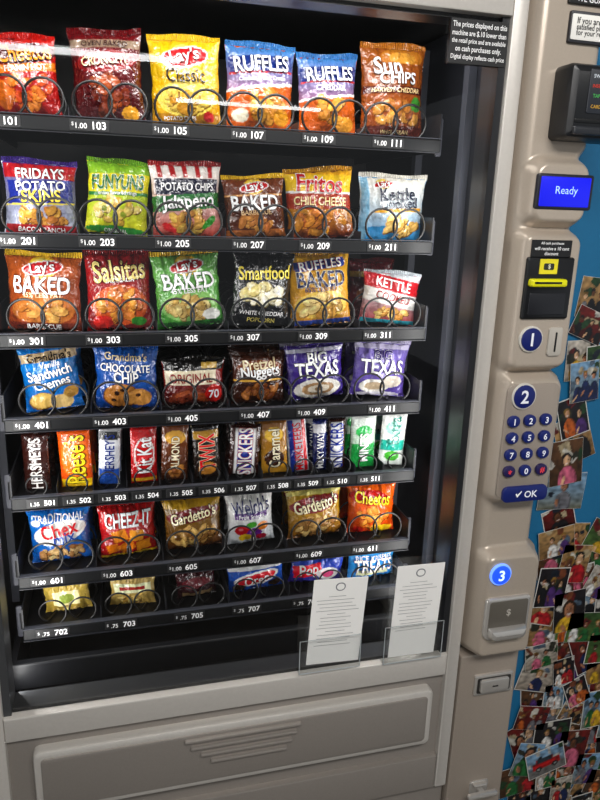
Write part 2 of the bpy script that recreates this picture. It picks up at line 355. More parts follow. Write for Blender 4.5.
P = [
(0, (-12, 36, 62, 114), 'red spicy corn puff snack bag at the far left of the top shelf', [('g', '#c8160e', '#940a08'), ('e', .55, .80, .47, .13, '#5a0606', 6), ('r', .5, .62, .5, .05, '#f08018', 4), ('c', .55, .34, .33, .2, 20, '#f08a2a', '#d03208'), ('t', 'Cheetos', .55, .81, .84, '#ff9c1a', 6, '#2c0404', 1.4), ('t', 'FLAMIN HOT', .55, .62, .66, '#ffffff', 4), ('e', .18, .3, .12, .2, '#e87018', 20)]),
(0, (72, 30, 146, 118), 'dark maroon crunchy snack bag, second from left on the top shelf', [('g', '#680a10', '#400408'), ('r', .5, .88, .5, .045, '#98806a'), ('e', .5, .68, .45, .12, '#8c0c14', 5), ('c', .5, .34, .34, .2, 20, '#a84a14', '#6c1c08'), ('t', 'OVEN BAKED', .5, .88, .7, '#3a0608'), ('t', 'CRUNCHY', .5, .69, .74, '#f6dca8', 5, '#2c0406', 1.2), ('e', .8, .12, .12, .08, '#e8a01c')]),
(0, (150, 36, 226, 121), 'yellow classic potato chip bag on the top shelf', [('g', '#f2c40c', '#dca000'), ('r', .5, .12, .5, .06, '#b87c00'), ('e', .5, .34, .42, .20, '#f8dc58')] + lays(.5, .81, .24) + [('t', 'Classic', .5, .59, .62, '#2c1c04', 0, None, 1.2), ('c', .52, .32, .32, .14, 20, '#f7d960', '#d08c0c'), ('e', .82, .14, .08, .06, '#cc1b20'), ('t', 'POTATO CHIPS', .4, .12, .5, '#ffffff')]),
(0, (220, 42, 294, 126), 'blue and orange ridged chip bag beside the yellow classic bag', [('g', '#3c84c8', '#c85206'), ('r', .5, .24, .6, .30, '#d45c08', 8), ('r', .5, .54, .6, .015, '#ffffff', 8), ('r', .5, .80, .47, .095, '#0c2c80', 4), ('r', .5, .705, .47, .012, '#d01820', 4), ('c', .5, .32, .34, .17, 22, '#f5c04a', '#d07c14'), ('t', 'RUFFLES', .5, .80, .88, '#ffffff', 4, '#0a1c58', 1.3), ('t', 'Cheddar & Sour Cream', .5, .63, .76, '#ffffff', 4), ('e', .2, .2, .12, .08, '#f4ead0'), ('e', .82, .2, .12, .09, '#f0a020')]),
(0, (298, 55, 363, 130), 'smaller blue and orange ridged chip bag with a cheddar wedge, fifth on the top shelf', [('g', '#347cc0', '#c04a08'), ('r', .5, .2, .6, .30, '#d05a08', 6), ('r', .5, .50, .6, .015, '#ffffff', 6), ('r', .5, .79, .47, .095, '#0c2c80', 2), ('r', .5, .695, .47, .012, '#d01820', 2), ('c', .45, .32, .3, .16, 18, '#f5c04a', '#c86c0c'), ('t', 'RUFFLES', .5, .79, .86, '#ffffff', 2, '#0a1c58', 1.3), ('t', 'CHEDDAR', .5, .61, .56, '#ffffff'), ('e', .76, .16, .17, .1, '#f0a030')]),
(0, (357, 43, 426, 133), 'burnt orange multigrain chip bag at the right end of the top shelf', [('g', '#a8581a', '#8c3c0c'), ('e', .62, .90, .34, .11, '#c87820'), ('e', .62, .89, .22, .07, '#e8a038'), ('r', .5, .70, .5, .13, '#9c4e16'), ('c', .52, .28, .34, .13, 18, '#dc9a3c', '#a0501a'), ('t', 'Sun', .36, .80, .46, '#ffffff', 0, '#5c2c0a', 1.0), ('t', 'CHIPS', .52, .67, .62, '#ffffff', 0, '#5c2c0a', 1.0), ('r', .5, .54, .5, .04, '#581808'), ('t', 'HARVEST CHEDDAR', .5, .54, .84, '#f7dca0'), ('r', .5, .10, .5, .06, '#581808'), ('t', 'WHOLE GRAIN', .5, .10, .5, '#f7dca0'), ('e', .85, .40, .1, .08, '#3c8a2c')]),
(1, (2, 160, 77, 240), 'purple and red potato skins snack bag at the left end of the second shelf', [('g', '#3c2080', '#c0c8dc'), ('r', .5, .88, .5, .10, '#b8141e'), ('r', .5, .60, .46, .16, '#1c2c94', 3), ('r', .5, .43, .5, .012, '#f4e04a', 3), ('c', .5, .25, .36, .11, 18, '#f0b848', '#b05e1c'), ('t', "FRIDAYS", .5, .85, .72, '#ffffff', 2, '#600810', 1.1), ('t', 'POTATO', .5, .68, .76, '#ffffff', 3, '#0c1454', 1.0), ('t', 'SKINS', .5, .54, .62, '#ffe04a', 3, '#0c1454', 1.0), ('r', .5, .07, .5, .07, '#ac1820'), ('t', 'BACON RANCH', .5, .07, .7, '#ffffff')]),
(1, (82, 161, 147, 238), 'lime green and yellow onion ring snack bag on the second shelf', [('g', '#84c428', '#e0dc20'), ('r', .5, .72, .5, .13, '#f6ea20', 4), ('r', .5, .57, .5, .025, '#208038', 4), ('c', .5, .33, .34, .18, 20, '#f6de78', '#cfa024'), ('t', 'FUNYUNS', .5, .73, .92, '#14722a', 4, '#ffffff', 1.6), ('t', 'onion flavored rings', .5, .57, .7, '#ffffff', 4), ('e', .3, .35, .05, .04, '#8a9a20'), ('e', .62, .28, .05, .04, '#8a9a20'), ('e', .5, .06, .5, .06, '#2a9430'), ('t', 'ORIGINAL', .5, .05, .4, '#ffffff')]),
(1, (150, 162, 223, 239), 'white, black and green hot pepper potato chip bag on the second shelf', [('g', '#f2efe8', '#c83418'), ('r', .12, .93, .035, .09, '#b01418'), ('r', .30, .93, .035, .09, '#b01418'), ('r', .48, .93, .035, .09, '#b01418'), ('r', .66, .93, .035, .09, '#b01418'), ('r', .84, .93, .035, .09, '#b01418'), ('r', .5, .71, .46, .11, '#0c0e30'), ('r', .5, .50, .6, .11, '#1a7028', 4), ('c', .5, .22, .36, .14, 18, '#e8c050', '#b86a20'), ('e', .80, .22, .14, .05, '#2c9a24', 40), ('e', .22, .14, .12, .05, '#c8181c', -30), ('t', 'POTATO CHIPS', .5, .71, .84, '#ffffff', 0, None, 1.3), ('t', 'Jalapeno', .5, .49, .86, '#ffffff', 4, '#083c10', 1.0)]),
(1, (225, 177, 290, 240), 'brown baked barbecue chip bag on the second shelf', [('g', '#6c300e', '#4c1c08'), ('r', .5, .07, .5, .07, '#b46424'), ('r', .5, .72, .5, .012, '#e8a860')] + lays(.5, .86, .17) + [('t', 'BAKED', .5, .59, .86, '#ffffff', 0, '#3c1406', 1.2), ('t', 'BARBECUE', .5, .43, .56, '#f2c890'), ('c', .5, .24, .34, .12, 16, '#e8a448', '#b86020')]),
(1, (285, 170, 356, 240), 'yellow, orange and brown chili cheese corn chip bag on the second shelf', [('g', '#f2b010', '#7c2208'), ('r', .5, .82, .6, .13, '#f6c820', -4), ('r', .5, .55, .6, .12, '#a8300c', -4), ('r', .5, .68, .6, .015, '#ffffff', -4), ('c', .5, .25, .38, .16, 22, '#f4a42c', '#c05c10'), ('t', 'Fritos', .5, .81, .74, '#c4101a', -6, '#ffffff', 1.1), ('t', 'CHILI CHEESE', .5, .55, .88, '#ffe9a8', -4, None, 1.2)]),
(1, (356, 174, 425, 241), 'white and pale blue kettle cooked chip bag at the right end of the second shelf', [('g', '#ece8dc', '#4898c8'), ('r', .5, .12, .6, .15, '#2c84bc', 5), ('r', .06, .5, .05, .5, '#7cb4d4')] + lays(.32, .90, .10) + [('t', 'Kettle', .52, .75, .60, '#141c34', 3, None, 1.0), ('t', 'Cooked', .54, .61, .64, '#141c34', 3, None, 1.0), ('r', .55, .50, .38, .03, '#d89c14', 3), ('c', .55, .25, .3, .11, 16, '#f2d07c', '#c88c28')]),
(2, (4, 253, 82, 336), 'burnt orange baked barbecue chip bag at the left end of the third shelf', [('g', '#b45214', '#92360c'), ('e', .5, .3, .44, .22, '#c87028')] + lays(.5, .86, .19) + [('t', 'BAKED', .5, .63, .86, '#ffffff', 0, '#60200a', 1.2), ('t', '45% LESS FAT', .5, .5, .6, '#ffe3b8'), ('c', .5, .28, .34, .14, 22, '#f2b458', '#c06c20'), ('r', .5, .06, .5, .05, '#6c1e08'), ('t', 'BARBECUE', .5, .06, .5, '#ffffff')]),
(2, (85, 250, 153, 331), 'red salsa tortilla chip bag with a round of chips on the third shelf', [('g', '#a80c12', '#80080c'), ('e', .5, .34, .44, .27, '#d85410'), ('c', .5, .34, .34, .2, 24, '#f0a030', '#c0500c'), ('e', .22, .12, .15, .09, '#dc1c10'), ('e', .78, .12, .13, .06, '#2c8a20'), ('t', 'Salsitas', .5, .80, .88, '#ffe488', 5, '#480406', 1.5), ('t', 'SPICY SALSA', .5, .67, .5, '#ffffff', 3)]),
(2, (156, 253, 225, 333), 'green baked sour cream chip bag on the third shelf', [('g', '#6cb450', '#3c942c'), ('e', .5, .3, .44, .22, '#8cc868')] + lays(.5, .86, .18) + [('t', 'BAKED', .5, .65, .86, '#ffffff', 0, '#1c5c1c', 1.2), ('t', '45% LESS FAT', .5, .52, .64, '#ffffff'), ('c', .5, .28, .34, .15, 22, '#f4de94', '#c89c44'), ('e', .82, .16, .14, .08, '#f6f6f0'), ('r', .5, .05, .5, .04, '#186418')]),
(2, (228, 252, 291, 331), 'black white-cheddar popcorn bag in the middle of the third shelf', [('g', '#0e0e12', '#08080c'), ('c', .5, .46, .34, .12, 30, '#fffbe6', '#e0cc78'), ('t', 'Smartfood', .5, .76, .94, '#f6e04a', 5, '#000000', 1.4), ('t', 'WHITE CHEDDAR', .5, .20, .84, '#ffffff'), ('t', 'POPCORN', .5, .10, .5, '#e8d66a')]),
(2, (289, 253, 353, 329), 'pale yellow baked ridged chip bag on the third shelf', [('g', '#e8ac18', '#cc8c20'), ('e', .5, .3, .44, .2, '#f0c858'), ('r', .5, .87, .42, .065, '#1c40a0', 4), ('t', 'RUFFLES', .5, .87, .76, '#ffffff', 4, '#c01820', 1.0), ('t', 'BAKED', .5, .67, .88, '#141c50', 0, '#fff2c4', 1.2), ('t', '65% LESS FAT', .5, .53, .64, '#1c2a68'), ('c', .5, .28, .34, .15, 20, '#f8dc90', '#d09430'), ('r', .5, .05, .5, .04, '#1c40a0')]),
(2, (359, 273, 415, 329), 'white and red chip bag at the right end of the third shelf', [('g', '#d4dce2', '#b00c18'), ('r', .5, .80, .6, .14, '#c01420', -8), ('r', .5, .52, .6, .13, '#f4f2ee', -8), ('t', 'KETTLE', .5, .80, .68, '#ffffff', -8, None, 1.1), ('t', 'COOKED', .5, .55, .7, '#a01018', -8, None, 1.1), ('c', .5, .22, .3, .12, 14, '#f0cc78', '#c07e28'), ('r', .5, .05, .5, .05, '#209cb0')]),
(3, (24, 346, 84, 419), 'bright blue sandwich cookie pack at the left end of the fourth shelf', [('g', '#1080d4', '#0860b4'), ('r', .5, .88, .5, .07, '#d0b488', 3), ('t', "Grandma's", .5, .88, .84, '#241408', 3, None, 1.1), ('t', 'Vanilla', .5, .76, .4, '#ffffff', 6), ('t', 'Sandwich', .48, .63, .88, '#ffffff', 8, '#083064', 1.1), ('t', 'Cremes', .5, .47, .72, '#ffffff', 8, '#083064', 1.1), ('e', .30, .17, .24, .15, '#8c6020'), ('e', .30, .18, .22, .13, '#dcb45c'), ('e', .62, .13, .22, .13, '#ecc880'), ('e', .82, .28, .14, .1, '#c89440')]),
(3, (93, 345, 158, 415), 'royal blue chocolate chip cookie pack, second on the fourth shelf', [('g', '#0c56b0', '#083c8c'), ('t', "Grandma's", .5, .88, .74, '#f0dca8', -3), ('t', 'CHOCOLATE', .5, .70, .88, '#ffffff', -3, '#041c48', 1.2), ('t', 'CHIP', .5, .55, .44, '#ffffff', -3, '#041c48', 1.2), ('e', .42, .23, .30, .22, '#5c3410'), ('e', .42, .24, .28, .2, '#bc7830'), ('e', .72, .20, .2, .15, '#cc8c40'), ('e', .35, .28, .05, .04, '#2c1004'), ('e', .5, .2, .05, .04, '#2c1004'), ('e', .45, .34, .04, .03, '#2c1004'), ('e', .7, .24, .04, .03, '#2c1004'), ('e', .3, .16, .04, .03, '#2c1004')]),
(3, (161, 357, 225, 409), 'black and cream original dried meat snack pack on the fourth shelf', [('g', '#a01410', '#181010'), ('r', .5, .90, .5, .10, '#0e0c0a'), ('r', .45, .64, .42, .15, '#ece0c0'), ('t', 'ORIGINAL', .45, .64, .78, '#8c0c0c', 0, None, 1.3), ('e', .35, .26, .28, .16, '#702814', 20), ('e', .3, .3, .14, .05, '#a8502c', 20), ('e', .62, .22, .2, .1, '#984018', -20), ('e', .83, .28, .15, .20, '#cc1410'), ('t', '70', .83, .28, .2, '#ffffff'), ('r', .75, .90, .12, .06, '#c8a040')]),
(3, (231, 352, 286, 407), 'dark brown nugget snack pack, fourth on the fourth shelf', [('g', '#4c200c', '#301208'), ('e', .5, .76, .44, .14, '#7c3c18'), ('t', "Pretzel", .48, .83, .68, '#f6e4b8', 4, None, 1.1), ('t', "Nuggets", .5, .66, .82, '#ffffff', 4, '#1c0804', 1.1), ('c', .5, .26, .38, .16, 24, '#c07834', '#74340c'), ('r', .5, .5, .5, .015, '#e8b040')]),
(3, (286, 345, 346, 404), 'purple and white bakery pack, fifth on the fourth shelf', [('g', '#402490', '#2c1870'), ('r', .5, .95, .5, .03, '#e0dcf0'), ('t', 'BIG', .5, .82, .36, '#ffffff', 0, '#10083c', 1.0), ('t', 'TEXAS', .5, .60, .86, '#ffffff', 0, '#10083c', 1.2), ('e', .5, .22, .42, .2, '#f0ece4'), ('e', .5, .22, .30, .13, '#b48c60'), ('e', .5, .22, .2, .08, '#ece0cc'), ('e', .5, .22, .08, .04, '#a07c50')]),
(3, (350, 342, 405, 401), 'lavender and white bakery pack at the right end of the fourth shelf', [('g', '#7c6cb8', '#5840a4'), ('r', .5, .95, .5, .05, '#ccc4e4'), ('t', 'BIG', .5, .80, .34, '#2c1468', 0, '#ffffff', 1.0), ('t', 'TEXAS', .5, .58, .86, '#ffffff', 0, '#200c58', 1.2), ('e', .4, .20, .28, .14, '#f4f0e8'), ('e', .4, .20, .18, .08, '#c8b090'), ('e', .72, .3, .2, .12, '#e8dccc'), ('e', .5, .04, .4, .05, '#f0ecf8')]),
(5, (30, 507, 94, 575), 'bright blue party mix snack bag at the left end of the sixth shelf', [('g', '#0c70cc', '#0850a4'), ('t', 'TRADITIONAL', .5, .89, .88, '#ffffff', 0, None, 1.3), ('e', .5, .62, .45, .20, '#f6f4ee', 10), ('t', 'Chex', .5, .69, .68, '#cc0c18', 8, None, 1.1), ('t', 'mix', .58, .54, .4, '#0c44a0', 8, None, 1.1), ('c', .5, .22, .38, .15, 30, '#f0d090', '#985818'), ('e', .12, .8, .08, .06, '#ffffff')]),
(5, (99, 503, 158, 569), 'red baked cheese cracker bag on the sixth shelf', [('g', '#c00c10', '#980a0c'), ('r', .5, .77, .46, .14, '#e01c1c'), ('t', 'CHEEZ-IT', .5, .78, .9, '#ffffff', 0, '#600406', 1.7), ('r', .32, .48, .14, .12, '#a04c00', 12), ('r', .32, .49, .13, .11, '#f08c14', 12), ('r', .62, .46, .13, .11, '#f8a024', -10), ('r', .45, .24, .13, .11, '#e87c0c', 30), ('r', .75, .22, .13, .11, '#f09418', 5), ('r', .2, .22, .1, .09, '#e07408', 20), ('e', .32, .49, .02, .015, '#a04800'), ('e', .62, .46, .02, .015, '#a04800'), ('e', .45, .24, .02, .015, '#a04800'), ('e', .5, .04, .5, .05, '#f8d020')]),
(5, (165, 498, 224, 562), 'olive brown rye snack mix bag, third on the sixth shelf', [('g', '#8c6818', '#60300c'), ('r', .5, .93, .5, .07, '#cc9c1c'), ('e', .5, .73, .48, .14, '#740a10', 6), ('t', "Gardetto's", .5, .74, .88, '#fff0c0', 8, '#300406', 1.3), ('c', .5, .30, .40, .2, 34, '#ecc068', '#885014')]),
(5, (227, 491, 275, 555), 'white fruit snack pouch with berries on the sixth shelf', [('g', '#f2f0ec', '#d0d6dc'), ('t', "Welch's", .5, .79, .88, '#101c5c', 4, None, 1.5), ('r', .5, .62, .36, .055, '#54187c'), ('t', 'Fruit Snacks', .5, .62, .6, '#ffffff'), ('e', .3, .32, .17, .11, '#cc0c1c'), ('e', .55, .25, .17, .11, '#641488'), ('e', .75, .38, .13, .09, '#f0861c'), ('e', .5, .44, .12, .07, '#3c9c24'), ('e', .35, .16, .14, .08, '#f0c418'), ('e', .7, .14, .12, .07, '#bc0c34'), ('e', .26, .35, .05, .03, '#f08088'), ('e', .5, .28, .05, .03, '#a878c8')]),
(5, (287, 488, 343, 547), 'golden yellow rye snack mix bag, fifth on the sixth shelf', [('g', '#c89c1c', '#885010'), ('e', .5, .74, .48, .16, '#880a12', 6), ('t', "Gardetto's", .5, .75, .9, '#fff0c0', 8, '#300406', 1.4), ('c', .5, .30, .40, .2, 34, '#f4d080', '#a0641c'), ('r', .5, .96, .5, .04, '#ece080')]),
(5, (347, 482, 394, 544), 'bright orange cheese curl bag at the right end of the sixth shelf', [('g', '#f46408', '#dc4004'), ('e', .42, .79, .42, .14, '#d01008', -6), ('c', .5, .36, .34, .2, 20, '#ffb03c', '#e86008'), ('t', 'Cheetos', .48, .79, .82, '#ffdc28', -6, '#700c04', 1.4), ('e', .7, .1, .24, .08, '#fcd010'), ('e', .2, .1, .12, .08, '#c81008')]),
(6, (44, 580, 93, 618), 'golden see-through snack pouch at the left end of the bottom shelf', [('g', '#bca044', '#8c7428'), ('r', .5, .5, .3, .22, '#dcd098'), ('e', .5, .5, .18, .14, '#7c8c30'), ('c', .5, .1, .4, .1, 10, '#dcc078', '#a08030')]),
(6, (109, 575, 156, 613), 'tan snack pouch, second from left on the bottom shelf', [('g', '#c4a860', '#907430'), ('r', .5, .65, .42, .14, '#ece0b0'), ('r', .5, .65, .3, .05, '#a02018'), ('c', .5, .3, .3, .15, 12, '#e4c070', '#a07824')]),
(6, (176, 569, 217, 608), 'dark wine brown snack pouch on the bottom shelf', [('g', '#3c0a14', '#1e060a'), ('e', .5, .6, .38, .18, '#5c1820'), ('r', .5, .2, .4, .07, '#806848')]),
(6, (227, 562, 285, 603), 'blue and red cookie packet left of the other blue one on the bottom shelf', [('g', '#0c50b8', '#083c94'), ('r', .5, .90, .5, .1, '#e0e4f0'), ('e', .5, .5, .42, .24, '#f6f6f6', 8), ('e', .5, .5, .36, .18, '#c80c20', 8), ('t', 'Oreo', .5, .5, .5, '#ffffff', 8, None, 1.1), ('e', .82, .2, .12, .14, '#2c1808'), ('e', .18, .2, .12, .14, '#2c1808')]),
(6, (287, 556, 342, 596), 'purple blue and red toaster pastry packet, fifth on the bottom shelf', [('g', '#1c44b4', '#2c2080'), ('r', .3, .5, .26, .22, '#d80c28', 10), ('e', .7, .4, .22, .22, '#f0e8f4'), ('t', 'Pop', .32, .52, .38, '#ffffff', 10, None, 1.1), ('e', .7, .4, .13, .13, '#cc3c74')]),
(6, (345, 548, 395, 590), 'light blue crispy treat packet at the right end of the bottom shelf', [('g', '#2c98e0', '#1878c8'), ('t', 'RICE KRISPIES', .5, .74, .84, '#ffffff'), ('t', 'TREATS', .5, .48, .9, '#ffffff', 0, '#08308c', 1.4), ('r', .5, .22, .35, .10, '#f4e4b0')]),
]
def vt(s, col, outl=None, wf=2.2, y=.5, st=1., x=.5): return ('t', s, x, y, wf, col, 90, outl, st)
B = [
((23, 432, 50, 499), 'dark brown milk chocolate bar at the left end of the fifth shelf', [('g', '#34120c', '#240c08'), vt("HERSHEY'S", '#f0ece8', None, 2.1, .5, 1.4)]),
((60, 429, 93, 496), 'orange peanut butter cup pack with yellow lettering on the fifth shelf', [('g', '#f45c08', '#e04c04'), ('r', .5, .08, .5, .07, '#fccc10'), ('e', .5, .55, .44, .38, '#f87814'), vt("Reese's", '#fce020', '#3c1404', 1.6, .52, 1.6)]),
((97, 427, 119, 493), 'white and blue cookies and cream bar, third on the fifth shelf', [('g', '#f0f0f4', '#d4dce8'), ('r', .5, .15, .5, .15, '#1c50b0'), ('r', .5, .9, .5, .08, '#14181e'), vt("HERSHEY'S", '#102c80', None, 2.0, .56, 1.5)]),
((130, 425, 157, 491), 'red wafer bar with a white oval on the fifth shelf', [('g', '#d40810', '#b4060c'), ('e', .5, .52, .40, .32, '#f6f2ee'), ('e', .5, .52, .34, .29, '#d40810'), vt('Kit Kat', '#ffffff', '#80080c', 1.4, .52, 1.6), ('r', .5, .08, .5, .03, '#f0b820')]),
((160, 423, 187, 488), 'brown and gold nut chocolate bar beside the red wafer bar', [('g', '#7c3c10', '#401c08'), ('e', .5, .8, .40, .12, '#f0b03c'), ('c', .5, .20, .32, .14, 12, '#dc9440', '#94501a'), vt('ALMOND', '#fff0cc', '#200c04', 1.3, .52, 1.4)]),
((194, 423, 221, 486), 'dark caramel cookie bar with gold and red lettering, sixth on the fifth shelf', [('g', '#18100c', '#24140c'), ('r', .5, .84, .5, .07, '#c08c1c'), ('e', .5, .2, .34, .12, '#d0882c'), vt('TWIX', '#e81018', '#f8e8c0', 1.4, .52, 1.6)]),
((228, 424, 258, 482), 'brown peanut nougat bar with white and blue lettering, widest of the two alike', [('g', '#3c140c', '#300e08'), ('r', .5, .5, .32, .46, '#f6f6f6', 0), ('r', .5, .5, .26, .43, '#0c2c98', 0), vt('SNICKERS', '#ffffff', '#c80c18', 1.6, .5, 1.8)]),
((262, 419, 288, 479), 'brown and gold caramel bar in the middle of the fifth shelf', [('g', '#8c5414', '#cc9424'), ('e', .5, .30, .38, .18, '#401c08'), ('e', .5, .76, .36, .14, '#f0c040'), vt('Caramel', '#fff4d0', '#2c1004', 1.5, .5, 1.3)]),
((290, 416, 310, 477), 'silver bar with blue and red stripes, leaning on the fifth shelf', [('g', '#d4d8e0', '#b0b8c4'), ('r', .2, .5, .12, .5, '#0c2c90'), ('r', .85, .5, .1, .5, '#d00c1c'), vt('MUSKETEERS', '#d00c1c', None, 2.4, .5, 1.4)]),
((313, 418, 327, 475), 'narrow navy blue bar right of the silver bar', [('g', '#10206c', '#0c184c'), ('r', .5, .85, .5, .08, '#e0e0e4'), vt('MILKY WAY', '#ffffff', None, 2.6, .42, 1.4)]),
((328, 417, 345, 473), 'narrow brown and white peanut nougat bar right of the navy bar', [('g', '#38140c', '#2c0e08'), ('r', .5, .5, .36, .45, '#f6f6f6'), vt('SNICKERS', '#0c2c98', None, 2.6, .5, 1.8)]),
((350, 414, 375, 472), 'green and white mint pack, second from right on the fifth shelf', [('g', '#ecf2ec', '#149440'), ('r', .5, .25, .5, .24, '#10943c'), ('e', .5, .72, .34, .12, '#24ac4c'), vt('MINTS', '#ffffff', '#08541c', 1.1, .42, 1.3)]),
((379, 412, 403, 470), 'white pack with a green band at the right end of the fifth shelf', [('g', '#f4f6f2', '#e4ece6'), ('r', .5, .40, .5, .10, '#20b09c'), ('e', .5, .2, .3, .1, '#40b42c'), ('e', .5, .74, .34, .14, '#a0dcc8'), vt('Extra', '#087c6c', None, 1.1, .70, 1.3)]),
]
def coil_mesh(r, pitch, turns, wire):
    pts = []; n = 26
    for k in range(turns):
        for i in range(n):
            t = i/n; g_ = .14*t/.84 if t < .84 else .14+.86*(t-.84)/.16
            a = -PI/2+.5+2*PI*t
            pts.append((r*math.cos(a), pitch*(k+g_), r+r*math.sin(a)))
    return MB().tube(pts, wire)
coils = {}
def coil(kind, x, z, tray):
    r, wire = {'big': (.0280, .0020), 'mid': (.0170, .0016), 'low': (.0230, .0017)}[kind]
    loc = Vector((x, .1375, z))
    if kind not in coils:
        c = coil_mesh(r, .066, 6, wire); c.v = [tuple(Vector(p)+loc) for p in c.v]
        coils[kind] = c.build('spiral_coil', M_COIL, tray, loc, ang=180); return
    c = coils[kind].copy(); COL.objects.link(c); c.parent = tray; c.location = loc-W[tray.name]
for r, Z in enumerate(TZ):
    m = MB()
    m.rbox(TX0, TX1, Z+.001, Z+.021, RY, RY+.004, .002, '#08090b', bev=.0015)
    m.box(TX0, TX1, RY-.001, RY+.010, Z+.0222, Z+.0232, '#34363d')
    m.box(TX0, TX1, RY-.002, RY+.004, Z-.0005, Z+.0006, '#1c1d22')
    m.box(TX0, TX1, RY+.004, .56, Z+.0145, Z+.0165, '#0a0a0d')
    for x in (TX0, TX1-.0025):
        m.box(x, x+.0025, RY+.002, .56, Z+.002, Z+.062, '#17181c')
    for sx, x in ((-1, TX0), (1, TX1)):
        m.rbox(min(x, x+sx*.012), max(x, x+sx*.012), Z-.004, Z+.058, RY+.02, RY+.023, .004, '#34353c')
        m.rbox(min(x, x+sx*.008)+.002, max(x, x+sx*.008)-.001, Z+.012, Z+.045, RY+.0185, RY+.021, .002, '#08080a')
    if r == 4: cs = [fp((b[0][0]+b[0][2])/2, 460, .17)[0] for b in B]
    else: cs = sorted(fp((p[1][0]+p[1][2])/2, (p[1][1]+p[1][3])/2, .17)[0] for p in P if p[0] == r)
    for a, b in zip(cs[:-1], cs[1:]): m.box((a+b)/2-.0006, (a+b)/2+.0006, RY+.012, .55, Z+.0165, Z+(.036 if r != 6 else .045), '#1c1d22')
    t = m.build('shelf_tray', M_TRAY, vm, (.187, RY, Z), smooth=False)
    for x in cs:
        if r == 4: coil('mid', x, Z+.0182, t)
        else:
            for d in (-.0255, .0255): coil('big' if r != 6 else 'low', x+d, Z+.0186, t)
    L_, R_ = rails[r]
    for (u, s_) in nums[r]:
        v = L_[1]+(R_[1]-L_[1])*(u-L_[0])/(R_[0]-L_[0])-7
        x = fp(u, v, RY)[0]
        lab = MB().rbox(x-.040 if r != 4 else x-.034, x+.016, Z+.0035, Z+.0195, RY-.0012, RY, .001, '#050507', bev=.0005)
        hh = .0110 if r != 4 else .0095
        lab.text(s_, x+.002, RY-.002, Z+.0115, height=hh, col='#f4f4f4', off=.015)
        if u > 12: lab.text(price[r], x-.0235 if r != 4 else x-.0205, RY-.002, Z+.0105, height=.0076 if r != 4 else .0066, col='#dcdcdc', off=.008)
        if u > 12 and r != 4: lab.text('$', x-.0355, RY-.002, Z+.0125, height=.0060, col='#b8b8b8', off=.008)
        lab.build('price_label', M_PAINT, t, fix=False, smooth=False)
grp = {0: 'snack bags on the top shelf', 1: 'snack bags on the second shelf', 2: 'snack bags on the third shelf', 3: 'snack packs on the fourth shelf', 5: 'snack bags on the sixth shelf', 6: 'packets on the bottom shelf'}
ext = {}
for r in grp:       # keep the bags of one shelf in lanes of their own
    ids = [i for i, p in enumerate(P) if p[0] == r]; Y = .184 if r < 6 else .180
    for i in ids:
        u0, v0, u1, v1 = P[i][1]; vm_ = (v0+v1)/2; ext[i] = [fp(u0, vm_, Y)[0], fp(u1, vm_, Y)[0]]
    for a, b in zip(ids[:-1], ids[1:]):
        if ext[a][1] > ext[b][0]-.002: c_ = (ext[a][1]+ext[b][0])/2; ext[a][1] = c_-.001; ext[b][0] = c_+.001
for i, (r, (u0, v0, u1, v1), lab, art) in enumerate(P):
    Y = .184 if r < 6 else .180
    th = {3: .038, 6: .030}.get(r, .050)
    x0, x1 = ext[i]
    z0 = TZ[r]+.0168; z1 = fp((u0+u1)/2, v0, Y)[1]
    rr = random.Random(i*3+1); lean = math.radians(rr.uniform(-5, 5)); yaw = math.radians(rr.uniform(-7, 7))
    nm = 'snack_bag' if r not in (3, 6) else 'snack_pack'
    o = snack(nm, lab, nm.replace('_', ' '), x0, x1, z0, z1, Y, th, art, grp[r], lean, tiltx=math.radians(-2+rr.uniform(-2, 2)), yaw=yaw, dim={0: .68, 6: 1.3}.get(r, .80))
    if r in (3, 5) and i not in (20,):
        clone(o, .066, 'second ' + lab.split(' ', 1)[0] + ' pack hidden behind the ' + ' '.join(lab.replace('at the', 'at').split(' ')[:9]), dx=.004)
art = [('g', '#6c0c18', '#44060e'), ('r', .5, .8, .5, .05, '#c09020'), ('c', .5, .4, .3, .2, 12, '#c08040', '#803c1c')]
x0, x1 = fp(347, 290, .25)[0], fp(392, 290, .25)[0]
snack('snack_bag', 'dark maroon snack bag standing behind the white and red bag, third shelf', 'snack bag', x0, x1, TZ[2]+.0168, fp(365, 258, .25)[1], .25, .035, art, grp[2], 0)
for i, ((u0, v0, u1, v1), lab, art) in enumerate(B):
    Y = .172; vm_ = (v0+v1)/2; x0, x1 = fp(u0, vm_, Y)[0], fp(u1, vm_, Y)[0]
    z1 = fp((u0+u1)/2, v0, Y)[1]
    o = snack('candy_bar', lab, 'candy bar', x0, x1, TZ[4]+.0168, z1, Y, .017, art, 'candy bars on the fifth shelf', math.radians(random.Random(i+50).uniform(-3, 3)), bar=True, yaw=math.radians(random.Random(i+90).uniform(-9, 9)))
    if i in (2, 8): o.rotation_euler.y = math.radians(-6 if i == 8 else 3)
    for k in (1, 2):
        clone(o, .062*k, ('next' if k == 1 else 'third back') + ' of the ' + ' '.join(lab.split(' ')[:8]) + ', behind the front one', dx=.003*k)
